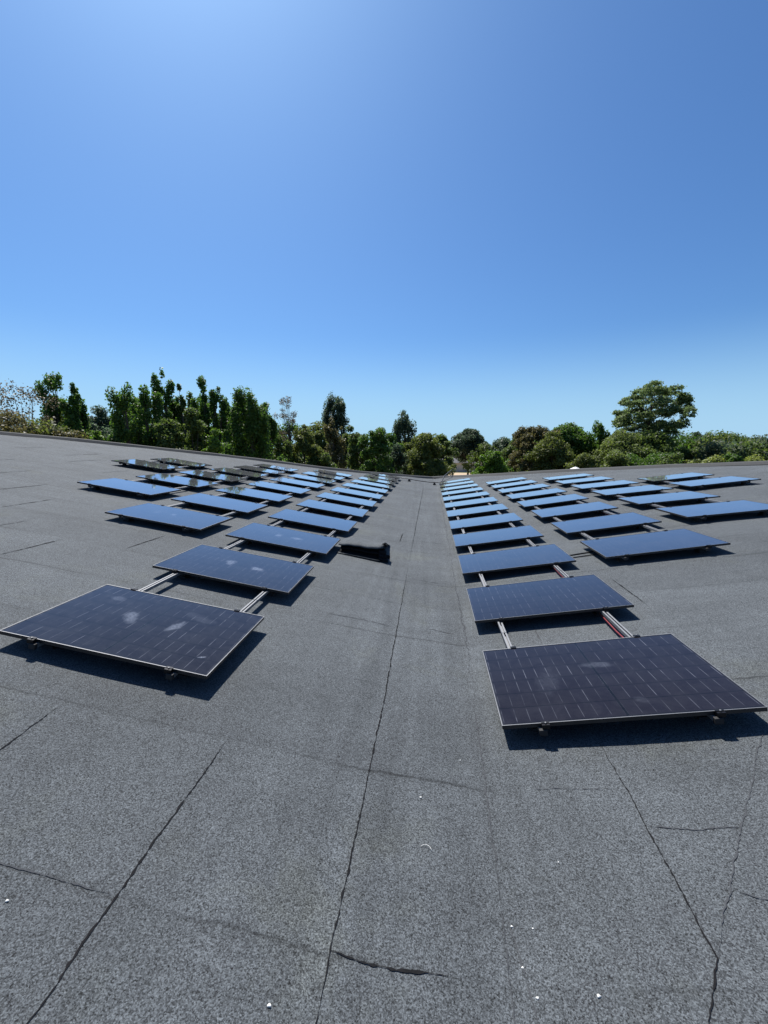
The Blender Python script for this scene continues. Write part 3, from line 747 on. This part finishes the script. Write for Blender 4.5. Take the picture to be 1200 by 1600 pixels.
    off = D*rr[:, None]*vert; P = C[idx]+off
    # leaf sprays gathered on twig tips make darker gaps between them
    sp = rs.normal(size=(leaves, 3))*.012*RR; P += sp
    if size is None: size = .04+.0024*dist
    nr = D*.55+rs.normal(size=(leaves, 3))*.6+np.array([0, 0, up_bias]); nr /= np.linalg.norm(nr, axis=1)[:, None]
    keep = P[:, 2] > .1; P = P[keep]; nr = nr[keep]
    quads_obj('crown', P, nr, size, .62, LM[leaf], t, rs)
    # trunk and limbs
    tb = MB(); tr0 = max(.07, H*.018); lean = rs.normal(0, .02*H, 2)
    th = H*(.9 if kind in ('column', 'spire') else .68)
    tp = [(lean[0]*k_*k_+.02*H*math.sin(3*k_), lean[1]*k_*k_, th*k_) for k_ in (0, .2, .4, .6, .8, 1)]
    tb.tube(tp, [tr0*1.3, tr0, tr0*.85, tr0*.65, tr0*.4, tr0*.12], 7)
    m_ = int(n*twigs)
    for i in range(m_):
        c = C[i]; k_ = min(.85, max(.2, (c[2]/th)*.72)); f = k_*5; j = int(f); q = f-j; a0 = Vector(tp[j]).lerp(Vector(tp[min(5, j+1)]), q)
        e = Vector(c); mid = a0.lerp(e, .5)+Vector((0, 0, -.06*(e-a0).length))+Vector(rs.normal(0, .03, 3)*(e-a0).length)
        tk = .5 if twigs == 1 else 1; tb.tube([a0, mid, e], [tr0*.38*tk, tr0*.20*tk, tr0*.05*tk], 5)
    tb.build('trunk', BARK, t)
    return tag(t, label, cat, grp)

T = tree
# left end: dying tree and brownish scrub
T(22, 592, 42, 30, 'wide', 'tan', 'thin half bare tree with pinkish dry leaves at the far left', base=.45, clumps=60, leaves=3400, size=.09, rc=.17, twigs=1, shellmin=.2)
T(8, 624, 56, 27, 'dome', 'rust', 'brownish spreading tree at the left edge below the half bare tree', base=.1, clumps=90, leaves=9000, rc=.2)
T(62, 630, 52, 28, 'dome', 'olive', 'olive brown bushy tree below the two slim dark trees at left', base=.1, clumps=90, leaves=9000, rc=.2)
T(108, 652, 32, 26, 'dome', 'rust', 'low rusty shrub just right of the olive brown tree at left', base=.05, clumps=60, leaves=5000, rc=.22, name='shrub', cat='shrub', grp='shrubs behind the roof edge')
T(80, 584, 24, 40, 'column', 'dark', 'slim dark upright tree, taller of the left pair', base=.3, clumps=60, leaves=5000, rc=.34, lobes=.3)
T(117, 601, 23, 38, 'spire', 'dark', 'slim dark pointed tree, shorter of the left pair', base=.2, clumps=60, leaves=5500, rc=.32)
T(155, 632, 22, 85, 'dome', 'blue', 'distant bluish tree in the gap right of the slim left pair', base=.1, clumps=60, leaves=4000, rc=.25)
T(136, 650, 16, 75, 'dome', 'blue', 'small distant bluish tree left of the dark roofed house', base=.1, clumps=50, leaves=3000, rc=.28)
T(140, 672, 22, 27, 'dome', 'fresh', 'bright green shrub in front of the dark roofed house', base=.0, clumps=50, leaves=4000, rc=.25, name='shrub', cat='shrub', grp='shrubs behind the roof edge')
T(168, 680, 18, 27, 'dome', 'mid', 'mid green low shrub right of the dark roofed house', base=.0, clumps=40, leaves=3000, rc=.28, name='shrub', cat='shrub', grp='shrubs behind the roof edge')
# dark green group
T(190, 604, 31, 29, 'column', 'dark', 'dense dark green tree at the left end of the big dark group', base=.06, clumps=90, leaves=9000, rc=.30)
T(222, 602, 31, 30, 'column', 'dark', 'dense dark green tree, second in the big dark group at left', base=.06, clumps=90, leaves=9000, rc=.30)
T(249, 579, 24, 33, 'spire', 'dark', 'tallest pointed tree of the big dark group at left', base=.25, clumps=70, leaves=6500, rc=.36, lobes=.3)
T(281, 601, 13, 33, 'column', 'mid', 'thin wispy tree right of the tallest pointed tree at left', base=.35, clumps=30, leaves=2000, rc=.34, lobes=.35)
T(262, 640, 32, 28, 'dome', 'mid', 'mid green lower tree at the foot of the tallest pointed tree', base=.05, clumps=70, leaves=6000, rc=.24)
T(313, 590, 26, 34, 'spire', 'dark', 'dark tree with two pointed tops left of the broad dark tree', base=.15, clumps=70, leaves=6500, rc=.34, lobes=.3)
T(338, 604, 23, 33, 'spire', 'dark', 'narrow dark tree touching the broad dark tree', base=.15, clumps=60, leaves=5500, rc=.34)
T(300, 636, 32, 29, 'dome', 'mid', 'mid green bushy tree low in the middle of the dark group', base=.0, clumps=80, leaves=7000, rc=.22)
T(385, 606, 46, 32, 'column', 'dark', 'broad dense dark green tree at the right end of the big left group', base=.04, clumps=150, leaves=16000, rc=.20)
T(335, 668, 26, 27, 'dome', 'fresh', 'bright green shrub left of the broad dark tree', base=.0, clumps=60, leaves=5000, rc=.24, name='shrub', cat='shrub', grp='shrubs behind the roof edge')
# centre left
T(447, 618, 20, 36, 'wide', 'tan', 'thin pale dry tree rising right of the broad dark tree', base=.5, clumps=34, leaves=2200, size=.09, rc=.22, twigs=1, shellmin=.2)
T(437, 668, 26, 29, 'dome', 'mid', 'mid green bush right of the broad dark tree', base=.0, clumps=60, leaves=5500, rc=.23)
T(473, 661, 36, 31, 'dome', 'olive', 'olive green rounded tree below the thin pale dry tree', base=.05, clumps=90, leaves=9000, rc=.2)
T(523, 619, 20, 62, 'column', 'blue', 'blue green columnar poplar, taller of the two poplars near the centre', base=.15, clumps=70, leaves=6500, rc=.3, name='poplar_tree')
T(518, 654, 27, 34, 'spire', 'rust', 'rusty brown tree in front of the taller poplar', base=.1, clumps=80, leaves=5500, rc=.26)
T(560, 668, 26, 38, 'dome', 'mid', 'mid green tree between the rusty tree and the dark bushy one', base=.1, clumps=60, leaves=5500, rc=.24)
T(587, 656, 32, 35, 'dome', 'dark', 'dark bushy tree left of the shorter poplar', base=.05, clumps=90, leaves=9500, rc=.22)
T(631, 642, 18, 60, 'column', 'blue', 'blue green columnar poplar, shorter of the two poplars near the centre', base=.15, clumps=60, leaves=4500, rc=.3, lobes=.3, name='poplar_tree')
T(618, 692, 28, 38, 'dome', 'blue', 'low blue green tree at the foot of the shorter poplar', base=.0, clumps=60, leaves=5500, rc=.24)
T(505, 700, 30, 30, 'dome', 'mid', 'low mid green shrub at the foot of the rusty brown tree', base=.0, clumps=60, leaves=5000, rc=.24, name='shrub', cat='shrub', grp='shrubs behind the roof edge')
T(668, 671, 42, 37, 'dome', 'olive', 'yellowish olive tree just above the far end of the valley', base=.05, clumps=110, leaves=12000, rc=.2)
T(692, 672, 22, 44, 'dome', 'mid', 'mid green tree right behind the yellowish olive tree', base=.15, clumps=60, leaves=5000, rc=.25)
T(733, 669, 31, 55, 'round', 'blue', 'rounded dark tree on a clear stem above the pale house', base=.33, clumps=110, leaves=10000, rc=.2)
T(768, 697, 27, 36, 'dome', 'fresh', 'bright green bush right of the rounded dark tree', base=.0, clumps=70, leaves=7000, rc=.24)
T(785, 677, 28, 52, 'dome', 'blue', 'dull green tree behind the bright green bush', base=.05, clumps=80, leaves=7000, rc=.22)
# right
T(838, 654, 36, 40, 'dome', 'rust', 'brownish tree at the left of the wide dark domed pair', base=.12, clumps=120, leaves=11000, rc=.17)
T(880, 655, 40, 45, 'dome', 'dark', 'wide dark domed tree right of the brownish one', base=.12, clumps=140, leaves=14000, rc=.17)
T(862, 672, 34, 38, 'dome', 'olive', 'olive brown tree low in front of the wide dark dome', base=.22, clumps=90, leaves=8000, rc=.2)
T(915, 708, 30, 32, 'dome', 'olive', 'low olive shrub behind the third right column of panels', base=.0, clumps=60, leaves=5000, rc=.24, name='shrub', cat='shrub', grp='shrubs behind the roof edge')
T(938, 662, 24, 46, 'spire', 'dark', 'dark pointed tree left of the tall layered tree', base=.1, clumps=70, leaves=6500, rc=.28)
T(812, 708, 26, 42, 'dome', 'dark', 'low dark shrub below the brownish tree right of the valley', base=.0, clumps=60, leaves=5000, rc=.24, name='shrub', cat='shrub', grp='shrubs behind the roof edge')
# big layered tree
def layered(px, dist):
    rs = np.random.RandomState(5)
    base = at(px, 700, dist); t = empty('layered_tree', (base.x, base.y, 0)); s = dist/FPX*math.sqrt(1+((px-600)/FPX)**2)
    d0 = ray(px, 700); d0 = Vector((d0.x, d0.y)).normalized()
    t.rotation_euler = (0, 0, math.atan2(-d0.x, d0.y))
    boughs = [(2, 602, 22, 7), (-16, 608, 18, 7), (26, 607, 20, 7), (6, 614, 26, 8), (-26, 618, 18, 7), (34, 617, 16, 8), (36, 629, 15, 8), (10, 626, 26, 8), (-20, 630, 22, 8), (-36, 636, 14, 6), (20, 638, 26, 8), (38, 642, 13, 7), (-30, 645, 20, 7), (-5, 644, 24, 8), (20, 652, 22, 8), (34, 658, 14, 7), (-22, 655, 26, 8), (5, 660, 26, 8), (26, 667, 18, 7), (-40, 650, 12, 5), (-12, 668, 28, 9), (8, 676, 26, 8)]
    P = []; Nn = []; pads = []
    for (dx, y, hw, hh) in boughs:
        for q in range(2):
            z = at(px, y+7, dist).z; y0 = rs.uniform(-30, 30)*s
            x0 = (dx*.84+rs.normal(0, 2))*s; rw = hw*s*rs.uniform(.42, .62); rh = hh*s*rs.uniform(.6, .9); z0 = z+rs.normal(0, 2)*s
            pads.append((x0, y0, z0, rw, rh)); n = int(560*rw)
            k = 10; tc = rs.normal(size=(k, 3)); tc *= (.8/np.maximum(np.linalg.norm(tc, axis=1), .8))[:, None]; ii = rs.randint(0, k, n)
            d = rs.normal(size=(n, 3)); q2 = tc[ii]+d*np.array([.20, .20, .17]); d /= np.linalg.norm(d, axis=1)[:, None]
            P.append(np.stack([x0+q2[:, 0]*rw, y0+q2[:, 1]*rw, z0+q2[:, 2]*rh-.25*rh*(q2[:, 0]**2+q2[:, 1]**2)], 1)); Nn.append(d*.5+rs.normal(size=(n, 3))*.5+np.array([0, 0, .5]))
    P = np.concatenate(P); Nn = np.concatenate(Nn); Nn /= np.linalg.norm(Nn, axis=1)[:, None]
    quads_obj('crown', P, Nn, .20, .6, LM['mid2'], t, rs)
    tb = MB(); top = at(px, 606, dist).z
    tp = [(0, 0, 0), (.15, 0, top*.3), (-.1, .1, top*.5), (.1, 0, top*.7), (.2, -.1, top*.97)]
    tb.tube(tp, [.5, .4, .32, .2, .04], 9)
    for (x, y, z, rw, rh) in pads[::2]:
        zz = z-1.1-rs.uniform(0, .8); a0 = Vector((0.05, 0, max(1, zz))); tb.tube([a0, a0.lerp(Vector((x, y, z)), .55)+Vector((0, 0, .12)), (x, y, z-rh*.3)], [.10, .06, .015], 5)
    tb.build('trunk', BARK, t); tag(t, 'tall pale green tree with layered cloud like boughs, tallest on the right', 'tree', 'trees beyond the roof')
layered(1010, 78)
T(978, 664, 42, 42, 'dome', 'pale', 'pale green drooping tree at the left foot of the tall layered tree', base=.05, clumps=110, leaves=10000, rc=.2)
T(1012, 668, 44, 43, 'dome', 'mid', 'broad mid green tree right below the tall layered tree', base=.05, clumps=120, leaves=12000, rc=.2)
T(965, 700, 24, 36, 'dome', 'pale', 'pale low shrub behind the gap between the third and outermost right columns', base=.0, clumps=60, leaves=5000, rc=.24, name='shrub', cat='shrub', grp='shrubs behind the roof edge')
T(1020, 700, 40, 38, 'dome', 'dark', 'low dark shrub below the tall layered tree', base=.0, clumps=80, leaves=7000, rc=.22, name='shrub', cat='shrub', grp='shrubs behind the roof edge')
T(1053, 677, 26, 80, 'dome', 'blue', 'distant bluish rounded tree right of the tall layered tree', base=.05, clumps=80, leaves=6000, rc=.22)
T(1093, 674, 24, 60, 'dome', 'blue', 'dull green tree with ragged top near the right edge', base=.05, clumps=70, leaves=6000, rc=.24)
T(1080, 692, 26, 48, 'dome', 'mid', 'low mid green tree in front of the ragged topped one', base=.0, clumps=70, leaves=6000, rc=.24)
T(1140, 669, 32, 55, 'dome', 'mid', 'wide mid green tree above the yellow green shrubs at right', base=.05, clumps=100, leaves=9000, rc=.22)
T(1178, 678, 26, 58, 'dome', 'blue', 'bluish tree at the right edge of the photo', base=.05, clumps=80, leaves=7000, rc=.22)
T(1215, 688, 30, 50, 'dome', 'mid', 'mid green tree cut by the right edge of the photo', base=.0, clumps=80, leaves=6000, rc=.22)
for (px, yt, hw, lf, lab) in [(1048, 706, 22, 'mid', 'mid green shrub, leftmost of the shrub row at right'), (1078, 712, 18, 'olive', 'olive shrub, second from left in the shrub row at right'), (1112, 708, 24, 'lime', 'yellow green shrub, left one of the two bright shrubs at right'),
                              (1142, 706, 18, 'dark', 'dark shrub between the two bright shrubs at right'), (1172, 707, 22, 'lime', 'yellow green shrub, right one of the two bright shrubs at right'), (1205, 710, 20, 'mid', 'green shrub cut by the right edge of the photo')]:
    T(px, yt, hw, 33, 'dome', lf, lab, base=.0, clumps=60, leaves=5000, rc=.24, name='shrub', cat='shrub', grp='shrubs behind the roof edge')
# farther belt of trees that closes the gaps
T(272, 622, 26, 34, 'column', 'dark', 'dark filler tree between the tallest pointed tree and the two tops', base=.05, clumps=90, leaves=8000, rc=.26)
T(300, 616, 24, 36, 'column', 'mid', 'mid green tree standing behind the two pointed dark tops', base=.05, clumps=90, leaves=8000, rc=.26)
T(350, 626, 24, 35, 'column', 'dark', 'dark tree filling the notch left of the broad dark tree', base=.05, clumps=80, leaves=8000, rc=.26)
T(414, 628, 26, 35, 'column', 'dark', 'dark tree leaning out at the right of the broad dark tree', base=.05, clumps=80, leaves=8000, rc=.26)
T(208, 620, 30, 33, 'column', 'dark', 'dark tree behind the first two of the big dark group', base=.05, clumps=80, leaves=8000, rc=.26)
T(497, 668, 26, 40, 'dome', 'olive', 'olive tree filling the gap left of the taller poplar', base=.05, clumps=80, leaves=7000, rc=.22)
T(545, 664, 24, 42, 'dome', 'mid', 'mid green tree right at the foot of the taller poplar', base=.05, clumps=80, leaves=7000, rc=.22)
T(610, 668, 26, 43, 'dome', 'dark', 'dark green tree just left of the shorter poplar', base=.05, clumps=80, leaves=7000, rc=.22)
T(648, 676, 26, 45, 'dome', 'olive', 'olive tree just right of the shorter poplar', base=.05, clumps=80, leaves=7000, rc=.22)
T(812, 672, 26, 45, 'dome', 'mid', 'mid green tree just left of the brownish right tree', base=.05, clumps=80, leaves=7000, rc=.22)
T(905, 664, 30, 48, 'dome', 'dark', 'dark tree linking the wide dark dome and the dark pointed tree', base=.05, clumps=90, leaves=8000, rc=.22)
for (px, yt, hw, lf, lab) in [(212, 616, 42, 'dark', 'broad dark crown behind the left end of the big dark group'), (262, 620, 34, 'mid', 'mid green crown behind the tallest pointed left tree'), (318, 616, 38, 'dark', 'broad dark crown behind the two pointed dark tops'),
                              (376, 617, 46, 'dark', 'broad dark crown behind the right end of the big left group'), (98, 632, 40, 'mid', 'mid green crown between and behind the slim left pair')]:
    T(px, yt, hw, 40, 'dome', lf, lab, base=.03, clumps=120, leaves=10000, rc=.17)
rb = random.Random(2); BL = ['blue', 'mid', 'dark', 'olive', 'blue', 'mid']
def nearest(px):
    N_ = [(22, 'the half bare tree'), (80, 'the slim left pair'), (155, 'the dark roofed house'), (222, 'the left end of the big dark group'), (249, 'the tallest pointed left tree'), (313, 'the two pointed dark tops'), (385, 'the broad dark left tree'), (447, 'the thin pale dry tree'), (523, 'the taller poplar'), (587, 'the dark bushy centre tree'), (631, 'the shorter poplar'), (668, 'the yellowish olive tree'), (733, 'the rounded dark tree'), (785, 'the bright green bush'), (838, 'the brownish right tree'), (890, 'the wide dark dome'), (938, 'the dark pointed right tree'), (1010, 'the tall layered tree'), (1093, 'the ragged topped tree'), (1140, 'the bright right shrubs'), (1200, 'the right edge of the roof')]
    return min(N_, key=lambda q: abs(q[0]-px))[1]
px = -20; k_ = 0; seen = set()
while px < 1230:
    yt = {0: 648, 1: 655, 2: 661, 3: 666}[rb.randint(0, 3)]
    if px > 520: yt += 18
    if 540 < px < 640 or 690 < px < 800: yt += 4
    leafk = BL[k_ % 6]; who = nearest(px)
    lab = 'far off %s tree behind %s' % ({'blue': 'bluish', 'mid': 'mid green', 'dark': 'dark', 'olive': 'olive'}[leafk], who)
    if lab in seen: lab = 'second ' + lab
    seen.add(lab)
    clear = 690 < px < 760
    T(px, yt, 34, 135 if clear else rb.uniform(72, 95), 'dome', leafk, lab, base=.02, clumps=70, leaves=4200, size=.30, rc=.25, grp='far belt of trees', twigs=.1)
    px += 34; k_ += 1
